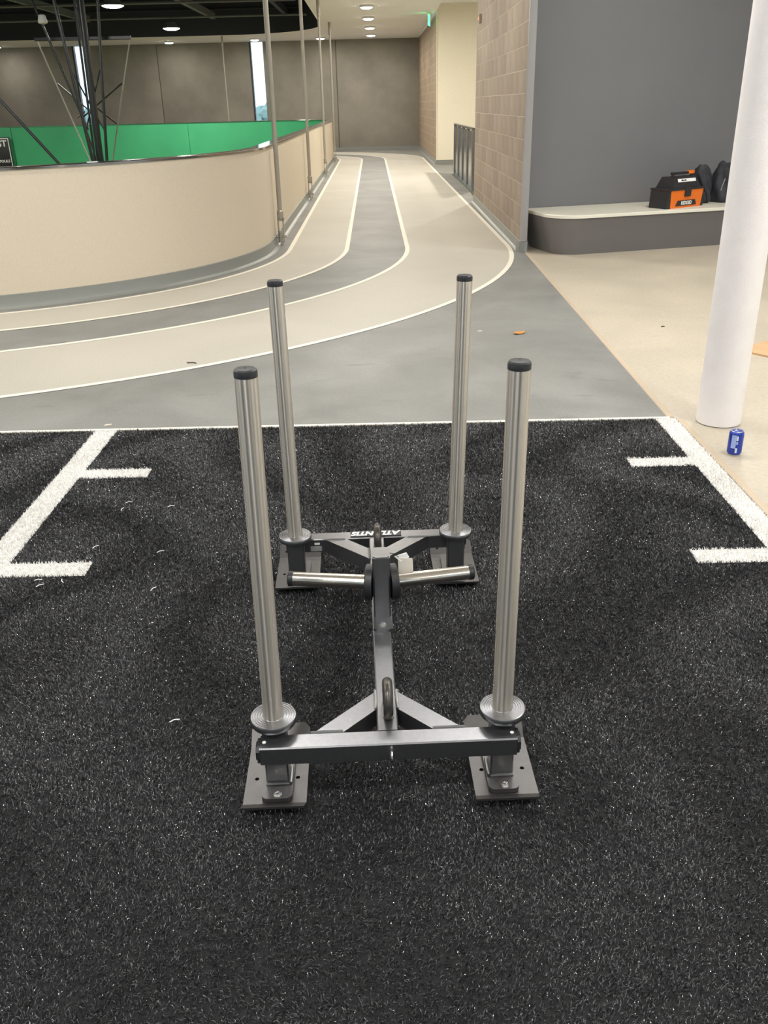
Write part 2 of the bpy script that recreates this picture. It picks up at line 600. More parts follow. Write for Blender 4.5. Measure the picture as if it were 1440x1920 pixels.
def turf_blades():
    rng = np.random.default_rng(3)
    parts = []
    # nearer strips are denser and finer
    for (y0, y1, x0, x1, dens, wid, ln) in ((.45, 1.5, -1.7, 1.497, 62000, .0017, .0125), (1.5, 2.6, -2.1, 1.497, 52000, .0019, .013), (2.6, TURF_Y, -2.9, 1.497, 36000, .0023, .014)):
        n = int((y1 - y0) * (x1 - x0) * dens)
        x = rng.uniform(x0, x1, n)
        y = rng.uniform(y0, y1, n)
        parts.append((x, y, np.full(n, wid), np.full(n, ln)))
    x, y, wid, ln = [np.concatenate(a) for a in zip(*parts)]
    c, s = math.cos(SROT), math.sin(SROT)
    u = c * (x - SC.x) + s * (y - SC.y)
    v = -s * (x - SC.x) + c * (y - SC.y)
    keep = np.ones(len(x), bool)
    for (cu, v0, v1) in SKIDS:
        keep &= ~((abs(u - cu) < .081) & (v > v0 - .008) & (v < v1 + .008))
    x, y, wid, ln = x[keep], y[keep], wid[keep], ln[keep]
    n = len(x)
    # tufts lean in patches: a smooth field of directions plus scatter
    ang = 2.2 * np.sin(x * 5.1 + 1.3 * np.sin(y * 3.7)) + 1.9 * np.sin(y * 4.3 + 1.7 * np.cos(x * 2.9)) + rng.normal(0, 1.3, n)
    lean = np.clip(rng.normal(.80, .30, n), .05, 1.45)
    ln = ln * rng.uniform(.6, 1.25, n)
    dx, dy = np.cos(ang), np.sin(ang)
    tw = ang + rng.normal(math.pi / 2, .7, n)
    wx, wy = np.cos(tw) * wid / 2, np.sin(tw) * wid / 2
    mid = .55
    l1 = lean * .55
    px1, pz1 = np.sin(l1) * ln * mid, np.cos(l1) * ln * mid
    l2 = np.clip(lean * 1.35, 0, 1.75)
    px2, pz2 = px1 + np.sin(l2) * ln * (1 - mid), pz1 + np.cos(l2) * ln * (1 - mid)
    P = np.zeros((n, 5, 3), np.float32)
    P[:, 0] = np.stack([x - wx, y - wy, np.zeros(n)], 1)
    P[:, 1] = np.stack([x + wx, y + wy, np.zeros(n)], 1)
    P[:, 2] = np.stack([x + dx * px1 + wx, y + dy * px1 + wy, pz1], 1)
    P[:, 3] = np.stack([x + dx * px1 - wx, y + dy * px1 - wy, pz1], 1)
    P[:, 4] = np.stack([x + dx * px2, y + dy * px2, pz2], 1)
    P[:, :, 0] = np.minimum(P[:, :, 0], 1.497 + .004)
    P[:, :, 1] = np.minimum(P[:, :, 1], TURF_Y + .004)
    white = np.zeros(n, bool)
    for (a, b_, c_, d_) in LINES:
        white |= (x > a) & (x < b_) & (y > c_) & (y < d_)
    for name, sel, m in (('turf_pile', ~white, M['turf_black']), ('white_line_pile', white, M['turf_white'])):
        Q = P[sel]
        k = len(Q)
        me = bpy.data.meshes.new(name)
        me.vertices.add(k * 5)
        me.vertices.foreach_set('co', Q.reshape(-1))
        base = (np.arange(k) * 5)[:, None]
        loops = (base + np.array([[0, 1, 2, 3, 3, 2, 4]])).reshape(-1)
        me.loops.add(k * 7)
        me.loops.foreach_set('vertex_index', loops.astype(np.int32))
        st = np.empty((k, 2), np.int32)
        st[:, 0] = np.arange(k) * 7
        st[:, 1] = np.arange(k) * 7 + 4
        me.polygons.add(k * 2)
        me.polygons.foreach_set('loop_start', st.reshape(-1))
        me.update(calc_edges=True)
        me.materials.append(m)
        o = link(bpy.data.objects.new(name, me))
        o.parent = ft
        o['kind'] = 'stuff'
turf_blades()

# ------------------------------------------------------------------ half wall round the court
wt = bpy.data.objects.new('wall_track', None)
link(structure(wt))
HW = 1.125
def ring_band(rads, name, m, parent, n=40, ang=28):
    """closed band through a list of (radius, z)"""
    mb = MB()
    rows = []
    for r_, z in rads:
        L_ = loop(r_, n, z)
        L_.append(L_[0])
        rows.append(L_)
    k = len(rows[0])
    v = [p for row in rows for p in row]
    f = []
    for a in range(len(rows) - 1):
        for i in range(k - 1):
            f.append((a * k + i, a * k + i + 1, (a + 1) * k + i + 1, (a + 1) * k + i))
    mb.add(v, f)
    return mb.build(name, m, parent, ang=ang)
ring_band([(R_WALL - .02, 0.0), (R_WALL - .02, HW - .02), (R_WALL - .10, HW - .02)], 'outer_facing', M['laminate'], wt)
ring_band([(R_WALL + .05, .001), (R_WALL + .028, .004), (R_WALL + .006, .018), (R_WALL - .004, .04), (R_WALL - .006, .115), (R_WALL - .02, .118)], 'baseboard', M['cove'], wt)
ring_band([(R_WALL - .022, HW - .022), (R_WALL - .006, HW - .022), (R_WALL - .006, HW - .004), (R_WALL - .012, HW), (R_WALL - .16, HW), (R_WALL - .168, HW - .006), (R_WALL - .168, HW - .03), (R_WALL - .14, HW - .03)], 'cap_rail', M['cap_metal'], wt)
MB().cbox(-.045, .045, -.012, .012, HW, HW + .004, .001).build('cap_label', M['white_plastic'], wt, loc=(-2.52, 8.10, 0), rot=(0, 0, R(40)))
# green inner panels, one by one round the court
inner = loop(R_WALL - .15, 40, 0)
inner.append(inner[0])
cum = [0.0]
for a, b_ in zip(inner, inner[1:]):
    cum.append(cum[-1] + (b_ - a).length)
def at_len(s):
    for i in range(len(cum) - 1):
        if cum[i + 1] >= s:
            t = (s - cum[i]) / max(1e-6, cum[i + 1] - cum[i])
            return inner[i].lerp(inner[i + 1], t)
    return inner[-1]
npan = 24
step = cum[-1] / npan
for k in range(npan):
    A, B = [], []
    ss = [k * step + .008] + [c_ for c_ in cum if k * step + .02 < c_ < (k + 1) * step - .02] + [(k + 1) * step - .008]
    A = [at_len(s) + Vector((0, 0, HW - .03)) for s in ss]
    B = [at_len(s) + Vector((0, 0, -1.0)) for s in ss]
    MB().strip(A, B).build('green_panel', M['green'], wt)
ring_band([(R_WALL - .13, HW - .03), (R_WALL - .13, -4.4)], 'court_wall', M['green_dark'], wt)
fl = structure(MB().box(-17, 0, 6, 33, -4.6, -4.4).build('floor_court', M['wood_court'], smooth=False))

# ------------------------------------------------------------------ ceiling with the opening over the court
outer_c = [(-19, -6), (9, -6), (9, 12.8), (1.9, 12.8), (1.9, 15.5), (1.45, 15.6), (1.40, 25.7), (1.36, FAR + .3), (-19, FAR + .3)]
hole_c = [(p.x - .12, p.y) for p in loop(R_WALL - .12)]
ceil = structure(bm_obj(fill(outer_c, [hole_c], CEIL), 'ceiling', M['ceiling'], flip=True))
mb = MB()
up_a = [Vector((p.x - .12, p.y, CEIL)) for p in loop(R_WALL - .12)]
up_a.append(up_a[0])
mb.strip(up_a, [p + Vector((0, 0, .9)) for p in up_a])
mb.build('opening_fascia', M['roof_black'], ceil)
MB().box(-16, -1, 6.5, 33, CEIL + .9, CEIL + 1.0).build('roof_deck', M['roof_black'], ceil, smooth=False)
for x in (-13.0, -9.2, -5.25, -2.9):
    MB().box(x - .06, x + .06, 9, 31.4, CEIL + .42, CEIL + .60).build('roof_beam', M['roof_grey'] if x in (-9.2, -5.25) else M['roof_black'], ceil, smooth=False)
for y in (13, 17, 21, 24.5, 28, 30.6):
    m_ = MB()
    m_.box(-15.2, -1.9, y - .05, y + .05, CEIL + .60, CEIL + .9)
    m_.box(-15.2, -1.9, y - .10, y + .10, CEIL + .60, CEIL + .63)
    m_.build('roof_joist', M['roof_black'], ceil, smooth=False)
for y, z in ((22.6, .34), (26.2, .40), (29.8, .36)):
    MB().cyl((-15, y, CEIL + z), (-2.2, y, CEIL + z), .03, 10).build('conduit', M['roof_grey'], ceil)
# ceiling of the recess beyond the block wall
structure(MB().box(1.42, 6, 15.5, 25.9, 3.83, 3.95).build('ceiling_recess', M['ceiling'], smooth=False))
trim = structure(MB().box(1.36, 1.44, 15.6, 25.62, CEIL - .001, 3.95).build('trim_1', M['ceiling'], smooth=False))

# ------------------------------------------------------------------ far wall of concrete panels, slit windows
wb = bpy.data.objects.new('wall_back', None)
link(structure(wb))
WIN = [(-11.07, -10.56), (-4.72, -4.22)]
edges = [(-19, -14.5), (-14.48, WIN[0][0]), (WIN[0][1], -8.06), (-8.03, WIN[1][0]), (WIN[1][1], -1.635), (-1.605, 1.5)]
for a, b_ in edges:
    mb = MB()
    mb.cbox(a, b_, FAR, FAR + .25, 0, CEIL + .3, .008)
    mb.build('panel', M['concrete'], wb)
for x in (-14.49, -8.045, -1.62):
    MB().box(x - .02, x + .02, FAR + .03, FAR + .2, 0, CEIL + .3).build('joint_filler', M['joint'], wb, smooth=False)
# form tie holes
mb = MB()
for x in (-13.3, -12.2, -9.7, -8.7, -7.4, -6.6, -5.6, -3.6, -2.4, -.9, .3):
    for z in (.9, 2.1, 3.0):
        mb.cyl((x, FAR + .01, z), (x, FAR - .0015, z), .022, 8)
tp = mb.build('tie_plugs', M['tie'], wb)
tp['kind'] = 'stuff'
structure(MB().box(-19, 1.40, FAR - .015, FAR, 0, .10).build('baseboard_back', M['cove'], smooth=False))
for i, (a, b_) in enumerate(WIN):
    w = bpy.data.objects.new('window_%d' % (i + 1), None)
    link(structure(w))
    m_ = MB()
    m_.box(a, a + .06, FAR + .02, FAR + .2, 0, CEIL + .3)
    m_.box(b_ - .025, b_, FAR + .14, FAR + .2, 0, CEIL + .3)
    m_.box(a + .06, b_ - .025, FAR + .10, FAR + .2, 0, .08)
    m_.build('window_frame', M['frame_dark'], w, smooth=False)
    MB().box(a + .06, b_ - .025, FAR + .14, FAR + .15, .08, CEIL + .3).build('pane', M['glass'], w, smooth=False)

# outdoors beyond the slits
structure(MB().box(-150, 150, 36.5, 260, -3.2, -3.0).build('ground', M['ground_out'], smooth=False))
def tree(x, y, h, rad, seed, label):
    rnd = random.Random(seed)
    t = thing('tree', label, 'tree', (x, y, -3.0), 0, 'trees outside the slit windows')
    MB().cyl((0, 0, 0), (0, 0, h * .55), .22, 8, .12).build('trunk', M['debris_dark'], t)
    mb = MB()
    for k in range(26):
        a, rr = rnd.uniform(0, 6.28), rad * math.sqrt(rnd.random())
        zz = h * rnd.uniform(.42, 1)
        c = Vector((rr * math.cos(a) * (1.25 - zz / h * .6), rr * math.sin(a) * (1.25 - zz / h * .6), zz))
        bm = bmesh.new()
        bmesh.ops.create_icosphere(bm, subdivisions=2, radius=rad * rnd.uniform(.22, .42))
        for v in bm.verts:
            v.co = v.co * (1 + rnd.uniform(-.25, .25)) + c
        bm.verts.index_update()
        mb.add([v.co[:] for v in bm.verts], [[v.index for v in f.verts] for f in bm.faces])
        bm.free()
    mb.build('crown', M['tree'], t)
tree(-10.0, 82, 4.3, 1.7, 1, 'tree with rounded crown outside the right-hand slit window')
tree(-12.9, 96, 3.9, 1.8, 2, 'lower tree behind the nearer one outside right-hand slit window')
tree(-25.4, 84, 4.4, 2.2, 3, 'bushy tree outside the left-hand slit window')
ct = thing('shipping_container', 'blue container on the ground outside the right-hand slit window', 'container', (-10.6, 74, -3.0))
MB().cbox(-1.5, .45, -1.2, 1.2, .15, 2.45, .03).build('body', M['blue_out'], ct)
m_ = MB()
for k in range(8):
    m_.box(-1.45 + k * .24, -1.35 + k * .24, -1.24, -1.19, .25, 2.35)
m_.build('corrugation', M['blue_out'], ct, smooth=False)
m_ = MB()
m_.box(-1.5, .45, -1.0, 1.0, 0, .15)
m_.build('skid_base', M['debris_dark'], ct, smooth=False)

# ------------------------------------------------------------------ wall of ground-face blocks on the right
wr = structure(MB().box(1.512, 1.56, 10.02, 15.50, 0, CEIL + .3).build('wall_right', M['mortar'], smooth=False))
BH, BL = .2245, .448
proto = {}
rows = int(CEIL / BH)
rnd = random.Random(11)
for k in range(rows + 1):
    z0 = .02 + k * BH
    z1 = min(z0 + BH, CEIL + .2)
    y = 10.03 - (BL / 2 if k % 2 else 0)
    while y < 15.48:
        a, b_ = max(y, 10.03), min(y + BL, 15.495)
        y += BL
        if b_ - a < .03:
            continue
        key = (round(b_ - a, 3), round(z1 - z0, 3), rnd.choice((0, 0, 1, 1, 2)))
        if key not in proto:
            mb = MB()
            g_ = .003
            w_, h_ = key[0] - 2 * g_, key[1] - 2 * g_
            mb.prism([(0, 0), (.05, 0), (.05, w_), (0, w_)], 0, h_)
            proto[key] = mb.mesh('block', (M['block'], M['block_b'], M['block_c'])[key[2]], smooth=False)
        o = link(bpy.data.objects.new('block', proto[key]))
        o.parent = wr
        o.location = (1.5105 + rnd.uniform(-.0006, .0006), a + .003, z0 + .003)
# metal end channel of the block wall, then the cove base
structure(MB().cbox(1.500, 1.575, 9.985, 10.035, .10, CEIL, .004).build('trim_2', M['trim_grey']))
m_ = MB()
cs = [(0, 0), (-.055, 0), (-.035, .004), (-.016, .018), (-.008, .045), (-.007, .105), (0, .108)]
def cove(mb, p0, p1, flip=1):
    mb.sweep([(a * flip, b_) for a, b_ in cs], p0, p1)
cove(m_, (1.508, 9.975, 0), (1.508, 15.5, 0))
cove(m_, (1.58, 9.985, 0), (1.452, 9.985, 0), -1)
structure(m_.build('baseboard_right', M['cove']))
# far block wall and cream wall of the recess
structure(MB().add([(1.452, 25.62, 0), (1.36, FAR, 0), (1.36, FAR, CEIL + .3), (1.452, 25.62, CEIL + .3), (1.60, 25.62, 0), (1.56, FAR, 0), (1.56, FAR, CEIL + .3), (1.60, 25.62, CEIL + .3)],
               [(0, 1, 2, 3), (4, 7, 6, 5), (0, 3, 7, 4), (1, 5, 6, 2), (3, 2, 6, 7)]).build('wall_right_far', M['far_block'], smooth=False))
structure(MB().box(1.452, 6.2, 25.60, 25.80, -3, 3.95).build('wall_cream', M['cream'], smooth=False))
m_ = MB()
m_.box(1.446, 1.462, 25.575, 25.602, .1, 3.9)
structure(m_.build('trim_3', M['cream'], smooth=False))
m_ = MB()
cove(m_, (1.445, 25.6, 0), (1.36, FAR, 0))
m_.box(1.44, 4.5, 25.575, 25.60, 0, .11)
structure(m_.build('baseboard_recess', M['cove']))
structure(MB().box(5.9, 6.2, 15.5, 25.6, -3, 3.95).build('wall_recess', M['cream'], smooth=False))
structure(MB().box(1.56, 6.2, 15.35, 15.50, -3, 3.95).build('wall_recess_near', M['cream'], smooth=False))
structure(MB().box(1.5, 6.2, 15.4, 25.7, -3.2, -3.0).build('floor_stair', M['grey_floor'], smooth=False))

# low steel guard along the stair opening
gd = thing('stair_guard', 'low steel panel guard standing beside the track before the cream wall', 'guard rail', (1.68, 0, 0))
for y in (17.5, 18.6, 19.7, 20.8, 21.88):
    MB().cbox(-.03, .03, y - .10, y + .10, 0, 1.06, .004).build('post', M['frame_steel'], gd)
for y in (17.5, 18.6, 19.7, 20.8):
    MB().box(-.008, .008, y + .05, y + 1.05, .05, 1.03).build('panel', M['guard_panel'], gd, smooth=False)
    MB().box(-.02, .02, y + .05, y + 1.05, .01, .05).build('bottom_rail', M['frame_steel'], gd, smooth=False)
MB().cbox(-.035, .035, 17.45, 21.94, 1.06, 1.09, .004).build('top_rail', M['frame_steel'], gd)

# ------------------------------------------------------------------ dark grey wall and bench (turned 15 degrees)
WO, WA = Vector((1.55, 10.38, 0)), R(15)
we, wn = Vector((math.cos(WA), math.sin(WA), 0)), Vector((math.sin(WA), -math.cos(WA), 0))
wg = structure(MB().box(.03, 7.5, 0, .15, 0, CEIL + .2).build('wall_grey', M['dark_grey'], smooth=False, loc=WO, rot=(0, 0, WA)))
structure(MB().box(.03, 6, -.012, 0, 0, .10).build('baseboard_grey', M['cove'], smooth=False, loc=WO, rot=(0, 0, WA)))
bench = thing('bench', 'built-in dark grey bench with cream top and rounded end along grey wall', 'bench', WO, WA)
def bench_poly(e0, n1, rad):
    pts = [(e0, -.014)]
    cx, cy = e0 + rad, -(n1 - rad)
    for i in range(11):
        t = R(180 + 90 * i / 10)
        pts.append((cx + rad * math.cos(t), cy + rad * math.sin(t)))
    return pts + [(6.0, -n1), (6.0, -.014)]
def to_xfit(e0):
    return e0
MB().prism(bench_poly(.115, .80, .26), 0.0, .385, bench_poly(.02, .885, .32)).build('base', M['bench_grey'], bench)
m_ = MB()
m_.prism(bench_poly(.012, .905, .33), .385, .412, bench_poly(.012, .905, .33))
m_.prism(bench_poly(.012, .905, .33), .412, .417, bench_poly(.016, .900, .33))
m_.build('seat_top', M['bench_top'], bench)

# ------------------------------------------------------------------ round column
cl = thing('column', 'round white painted column standing on the concrete floor', 'column', (1.70, 4.255, 0))
MB().lathe([(.108, .004), (.109, .012), (.109, CEIL + .02)], 48).build('shaft', M['column'], cl)
MB().lathe([(.102, 0), (.102, .006)], 48).build('base_joint', M['debris_dark'], cl)

# ------------------------------------------------------------------ the room behind and beside the camera
wl = bpy.data.objects.new('wall_left', None)
link(structure(wl))
MB().box(-19.2, -19, -6, FAR, 0, CEIL + .3).build('panel', M['concrete'], wl, smooth=False)
wk = bpy.data.objects.new('wall_rear', None)
link(structure(wk))
m_ = MB()
xs = [(-6.2, -4.2), (-2.6, -1.6), (.2, 1.4), (3.2, 4.2), (6.2, 9.2)]
for a, b_ in xs:
    m_.box(a, b_, -6.2, -6, 0, CEIL)
m_.box(-19, -6.2, -6.2, -6, 0, CEIL)
m_.box(-6.2, 9.2, -6.2, -6, 0, .9)
m_.box(-6.2, 9.2, -6.2, -6, 2.9, CEIL)
m_.build('panel', M['unseen_wall_grey'], wk, smooth=False)
for i, (a, b_) in enumerate(((-4.2, -2.6), (-1.6, .2), (1.4, 3.2), (4.2, 6.2))):
    w = bpy.data.objects.new('window_%d' % (i + 3), None)  # unseen windows, added as bright bands for the posts to reflect
    link(structure(w))
    m_ = MB()
    m_.box(a, a + .05, -6.14, -6.06, .9, 2.9)
    m_.box(b_ - .05, b_, -6.14, -6.06, .9, 2.9)
    m_.box(a, b_, -6.14, -6.06, .9, .95)
    m_.box(a, b_, -6.14, -6.06, 2.85, 2.9)
    m_.build('window_frame', M['frame_dark'], w, smooth=False)
    MB().box(a + .05, b_ - .05, -6.105, -6.095, .95, 2.85).build('pane', M['glass'], w, smooth=False)
ws = bpy.data.objects.new('wall_side', None)
link(structure(ws))
m_ = MB()
m_.box(9, 9.2, -6, 12.8, 0, .8)
m_.box(9, 9.2, -6, 12.8, 3.1, CEIL)
for a, b_ in ((-6, -4), (-1, 0), (3, 4), (7, 12.8)):
    m_.box(9, 9.2, a, b_, .8, 3.1)
m_.build('panel', M['unseen_wall_grey'], ws, smooth=False)
for i, (a, b_) in enumerate(((-4, -1), (0, 3), (4, 7))):
    w = bpy.data.objects.new('window_%d' % (i + 7), None)  # unseen windows, added for daylight from the right
    link(structure(w))
    m_ = MB()
    m_.box(9.06, 9.14, a, a + .05, .8, 3.1)
    m_.box(9.06, 9.14, b_ - .05, b_, .8, 3.1)
    m_.box(9.06, 9.14, a, b_, .8, .85)
    m_.box(9.06, 9.14, a, b_, 3.05, 3.1)
    m_.build('window_frame', M['frame_dark'], w, smooth=False)
    MB().box(9.095, 9.105, a + .05, b_ - .05, .85, 3.05).build('pane', M['glass'], w, smooth=False)

# ------------------------------------------------------------------ ceiling downlights
def lamp_meshes():
    body = MB().lathe([(.055, 0), (.115, -.004), (.12, -.012), (.118, -.03), (.100, -.036), (.100, -.030)], 24).mesh('housing', M['lamp_body'])
    lens = MB().lathe([(.099, -.030), (.099, -.034), (.08, -.050), (.04, -.058), (.004, -.060)], 24).mesh('lens', M['lamp_lens'])
    for me in (body, lens):
        me.transform(Matrix.Diagonal((1.4, 1.4, 1.25, 1)))
    return body, lens
LB, LL = lamp_meshes()
def downlight(x, y, z, label, power, col, group, size=.2):
    t = thing('downlight', label, 'ceiling light', (x, y, z), 0, group)
    for n_, me in (('housing', LB), ('lens', LL)):
        o = link(bpy.data.objects.new(n_, me))
        o.parent = t
    ld = bpy.data.lights.new('lamp', 'AREA')
    ld.shape = 'DISK'
    ld.size = size
    ld.energy = power
    ld.color = col
    lo = link(bpy.data.objects.new('lamp', ld))
    lo.parent = t
    lo.location = (0, 0, -.09)
    return t
G1, G2, G3 = 'downlights over the running track', 'downlights along the far wall', 'added unseen downlights over the turf room'
row = [(23.7, 'round downlight in corridor ceiling, topmost of the four in the row'),
       (26.75, 'round downlight in corridor ceiling, second of four counted from the top'),
       (29.9, 'round downlight in corridor ceiling, third of four counted from the top'),
       (32.95, 'round downlight in corridor ceiling, lowest of the row near far wall')]
for y, lab in row:
    downlight(-.32, y, CEIL, lab, P_TRACK * 1.6, WARM, G1)
for y in (20.6, 17.5, 14.4, 11.3):
    downlight(-.2, y, CEIL, 'round ceiling downlight over the running track nearer than those in view', P_TRACK * 1.4, WARM, G1)
for x, y, lab in ((-2.06, 33.8, 'round downlight by far wall between the two farthest hanging rods'),
                  (-4.3, 33.7, 'round downlight directly above the right-hand slit window'),
                  (-7.3, 34.0, 'round downlight over the bare concrete panels between the slit windows'),
                  (-13.35, 34.2, 'round downlight at the left border of the photo by far wall')):
    downlight(x, y, CEIL, lab, P_TRACK * .3, WARM, G2)
for x in (-11, -8, -5.2, -3.2):
    downlight(x, 6.6, CEIL, 'round ceiling downlight over the near bend of the track', P_TRACK * .8, WARM, G1)
for x, y in ((-3.4, .2), (-3.4, 3.2), (-.7, -2.4), (-.7, .2), (2.3, -2.4), (2.3, .3), (2.3, 3.2), (2.6, 6.2), (5.2, 0), (5.2, 3.2), (5.2, 6.2), (3.4, 8.6)):
    downlight(x, y, CEIL, 'added unseen ceiling downlight over the turf room', P_TURF, NEUT, G3, .35)  # unseen lamps, added to light the turf and sled
downlight(3.2, 20.5, 3.82, 'added unseen downlight in the recess, brightens the cream wall', P_TRACK * 5.5, WARM, 'added recess downlights')  # hidden lamp added to brighten the cream wall

def added_panel(x, y, label, power):  # added out of view to brighten the tops of the sled bars
    t = thing('added_panel_light', label, 'ceiling light', (x, y, CEIL), 0, 'added flat ceiling panel lights over the edge of the turf')
    m_ = MB()
    for a, b_, c, d in ((-.62, .62, -.32, -.30), (-.62, .62, .30, .32), (-.62, -.60, -.30, .30), (.60, .62, -.30, .30)):
        m_.box(a, b_, c, d, -.035, 0)
    m_.build('frame', M['lamp_body'], t, smooth=False)
    MB().box(-.60, .60, -.30, .30, -.02, -.004).build('diffuser', M['added_lamp_panel'], t, smooth=False)
    ld = bpy.data.lights.new('lamp', 'AREA')
    ld.shape = 'RECTANGLE'
    ld.size, ld.size_y = 1.18, .58
    ld.energy = power
    ld.color = NEUT
    lo = link(bpy.data.objects.new('lamp', ld))
    lo.parent = t
    lo.location = (0, 0, -.04)
for x, q in ((-1.0, 'left'), (.9, 'right')):
    added_panel(x, 5.3, 'added flat ceiling panel light above the %s of the turf edge, out of view' % q, P_TURF * .9)

def high_bay(x, y, z, label, power):
    t = thing('high_bay_lamp', label, 'ceiling light', (x, y, z), 0, 'high bay lamps in the dark roof over the court')
    MB().lathe([(.02, .16), (.14, .15), (.20, .06), (.255, .0), (.245, -.01)], 28).build('housing', M['roof_grey'], t)
    MB().lathe([(.24, .005), (.235, -.02), (.15, -.05), (.01, -.06)], 28).build('lens', M['lamp_lens'], t)
    MB().cyl((0, 0, .15), (0, 0, CEIL + .905 - z), .012, 8).build('stem', M['roof_black'], t)
    ld = bpy.data.lights.new('lamp', 'AREA')
    ld.shape = 'DISK'
    ld.size = .4
    ld.energy = power
    ld.color = (1, .97, .92)
    lo = link(bpy.data.objects.new('lamp', ld))
    lo.parent = t
    lo.location = (0, 0, -.08)
high_bay(-6.08, 22.8, 3.70, 'bright round lamp in the dark roof nearest the top edge of the photo', P_COURT)
high_bay(-6.17, 29.3, 3.70, 'bright round lamp in the dark roof above the bare concrete wall', P_COURT)
for x, y in ((-14.2, 25.8), (-14.2, 19.0), (-6.1, 14.3), (-10.5, 14.3)):
    high_bay(x, y, 3.72, 'bright round lamp in the dark roof outside the view', P_COURT)

# ------------------------------------------------------------------ hanging rods
def rod(x, y, label, dia=.056):
    t = thing('hanger_rod', label, 'steel rod', (x, y, 0), 0, 'steel hanger rods along the half wall')
    r_ = dia / 2
    MB().cyl((0, 0, .36), (0, 0, CEIL - .02), r_, 18).build('rod', M['steel_rod'], t)
    MB().lathe([(r_, .30), (r_ * 1.35, .305), (r_ * 1.4, .39), (r_ * 1.05, .40)], 18).build('collar', M['steel_rod'], t)
    MB().lathe([(r_, CEIL - .32), (r_ * 1.35, CEIL - .31), (r_ * 1.4, CEIL - .02), (r_, CEIL)], 18).build('coupler', M['steel_rod'], t)
    f_ = MB()
    for s_ in (-1, 1):
        f_.bar((s_ * .030, 0, .315), (s_ * .030, 0, .03), .014, .05, .004, up=(0, 1, 0))
    f_.box(-.037, .037, -.025, .025, .28, .315)
    f_.build('clevis', M['steel_rod'], t)
    MB().prism([(-.011, -.06), (.011, -.06), (.011, .06), (-.011, .06)], 0, .17).build('base_lug', M['steel_rod'], t)
    MB().cyl((-.055, 0, .10), (.06, 0, .10), .016, 12).build('pin', M['bolt'], t)
    return t
for (y, lab) in ((10.95, 'nearest steel hanger rod, at the bend of the beige half wall'),
                 (16.5, 'second hanger rod along the half wall counted from the nearest'),
                 (22.2, 'third hanger rod along the half wall, thick coupler near the ceiling'),
                 (28.0, 'farthest hanger rod at the end of the half wall')):
    rod(drift(-1.245, y), y, lab)
rod(-5.15, CY1 + R_WALL + .07, 'slim pale hanger rod across the court above the green wall', .045)

# ------------------------------------------------------------------ exit sign, wall device
ex = thing('exit_sign', 'green lit exit sign hanging from corridor ceiling, seen almost edge-on', 'exit sign', (1.27, 25.9, 0), R(79))
MB().cbox(-.11, .11, -.04, .04, CEIL - .05, CEIL, .006).build('canopy', M['lamp_body'], ex)
MB().box(-.012, .012, -.041, -.039, CEIL - .045, CEIL - .02).build('indicator', M['exit_red'], ex, smooth=False)
pn = MB().box(-.17, .17, -.006, .006, CEIL - .30, CEIL - .05).build('panel', M['exit_green'], ex, smooth=False)
text_mesh('EXIT', .17, M['print_white'], 'lettering', ex, Matrix.Translation((0, -.008, CEIL - .175)) @ Matrix.Rotation(R(90), 4, 'X'))
dv = thing('alarm_strobe', 'tiny alarm device with red light on the block wall', 'alarm', (1.503, 14.9, 2.65))
MB().cbox(-.03, .003, -.05, .05, -.06, .06, .006).build('body', M['block_b'], dv)
MB().cyl((-.03, 0, .0), (-.036, 0, .0), .015, 12).build('lens', M['exit_red'], dv)

# ------------------------------------------------------------------ basketball backstop frame over the court
hp = thing('backstop_frame', 'black tubular basketball backstop frame hanging over the court', 'hoop frame', (0, 0, 0))
H = {
 'mast': ((-5.37, 18.0, 3.34), (-5.44, 18.0, .67), .066, -3.0, 4.3),
 'side_tube': ((-5.74, 17.7, 3.27), (-5.49, 17.7, .69), .030, -1.2, 4.3),
 'inner_tube': ((-5.60, 18.4, 3.31), (-5.66, 18.4, .66), .022, -1.2, 4.3),
 'right_tube': ((-5.0, 17.7, 3.05), (-5.22, 17.7, .70), .027, -1.2, 4.3),
 'thin_tube': ((-6.54, 18.8, 2.75), (-5.89, 18.8, .64), .014, -.6, 2.78),
 'thin_tube.r': ((-4.78, 18.8, 2.73), (-5.43, 18.8, .63), .014, -.6, 2.78),
 'mid_tube': ((-6.22, 18.4, 2.88), (-5.74, 18.4, 1.31), .022, 1.2, 4.3),
}
for n_, (a, b_, r_, zl, zh) in H.items():
    a, b_ = Vector(a), Vector(b_)
    d = (a - b_) / (a.z - b_.z)
    p_lo, p_hi = b_ + d * (zl - b_.z), b_ + d * (zh - b_.z)
    MB().cyl(p_lo, p_hi, r_, 14).build(n_.split('.')[0], M['steel_rod'] if n_.startswith('thin') else M['black_steel'], hp)
MB().bar((-6.58, 18.8, 2.79), (-4.75, 18.8, 2.78), .07, .07, .01).build('cross_bar', M['black_steel'], hp)
for a, b_ in (((-5.71, 18, 2.19), (-5.27, 18, 1.19)), ((-5.19, 18, 2.22), (-5.64, 18, 1.17)), ((-6.22, 18.6, 2.02), (-5.71, 18.6, 1.56)),
              ((-4.98, 18.6, 2.0), (-5.84, 18.6, 1.42)), ((-5.53, 18.6, 1.58), (-5.19, 18.6, 1.29)), ((-5.55, 17.8, 1.2), (-5.44, 17.8, .66)), ((-6.0, 18.8, 1.42), (-5.72, 18.4, 1.52))):
    MB().cyl(a, b_, .014, 10).build('diagonal', M['black_steel'], hp)
MB().cyl((-8.6, 16.5, 4.3), (-5.2, 16.5, .05), .026, 12).build('rear_brace', M['black_steel'], hp)
MB().bar((-5.2, 16.5, .05), (-5.45, 18.0, -.2), .06, .06, .008).build('link_arm', M['black_steel'], hp)
MB().cbox(-6.3, -4.6, 17.9, 18.1, 4.2, 4.28, .01).build('head_plate', M['black_steel'], hp)
bbm = MB()
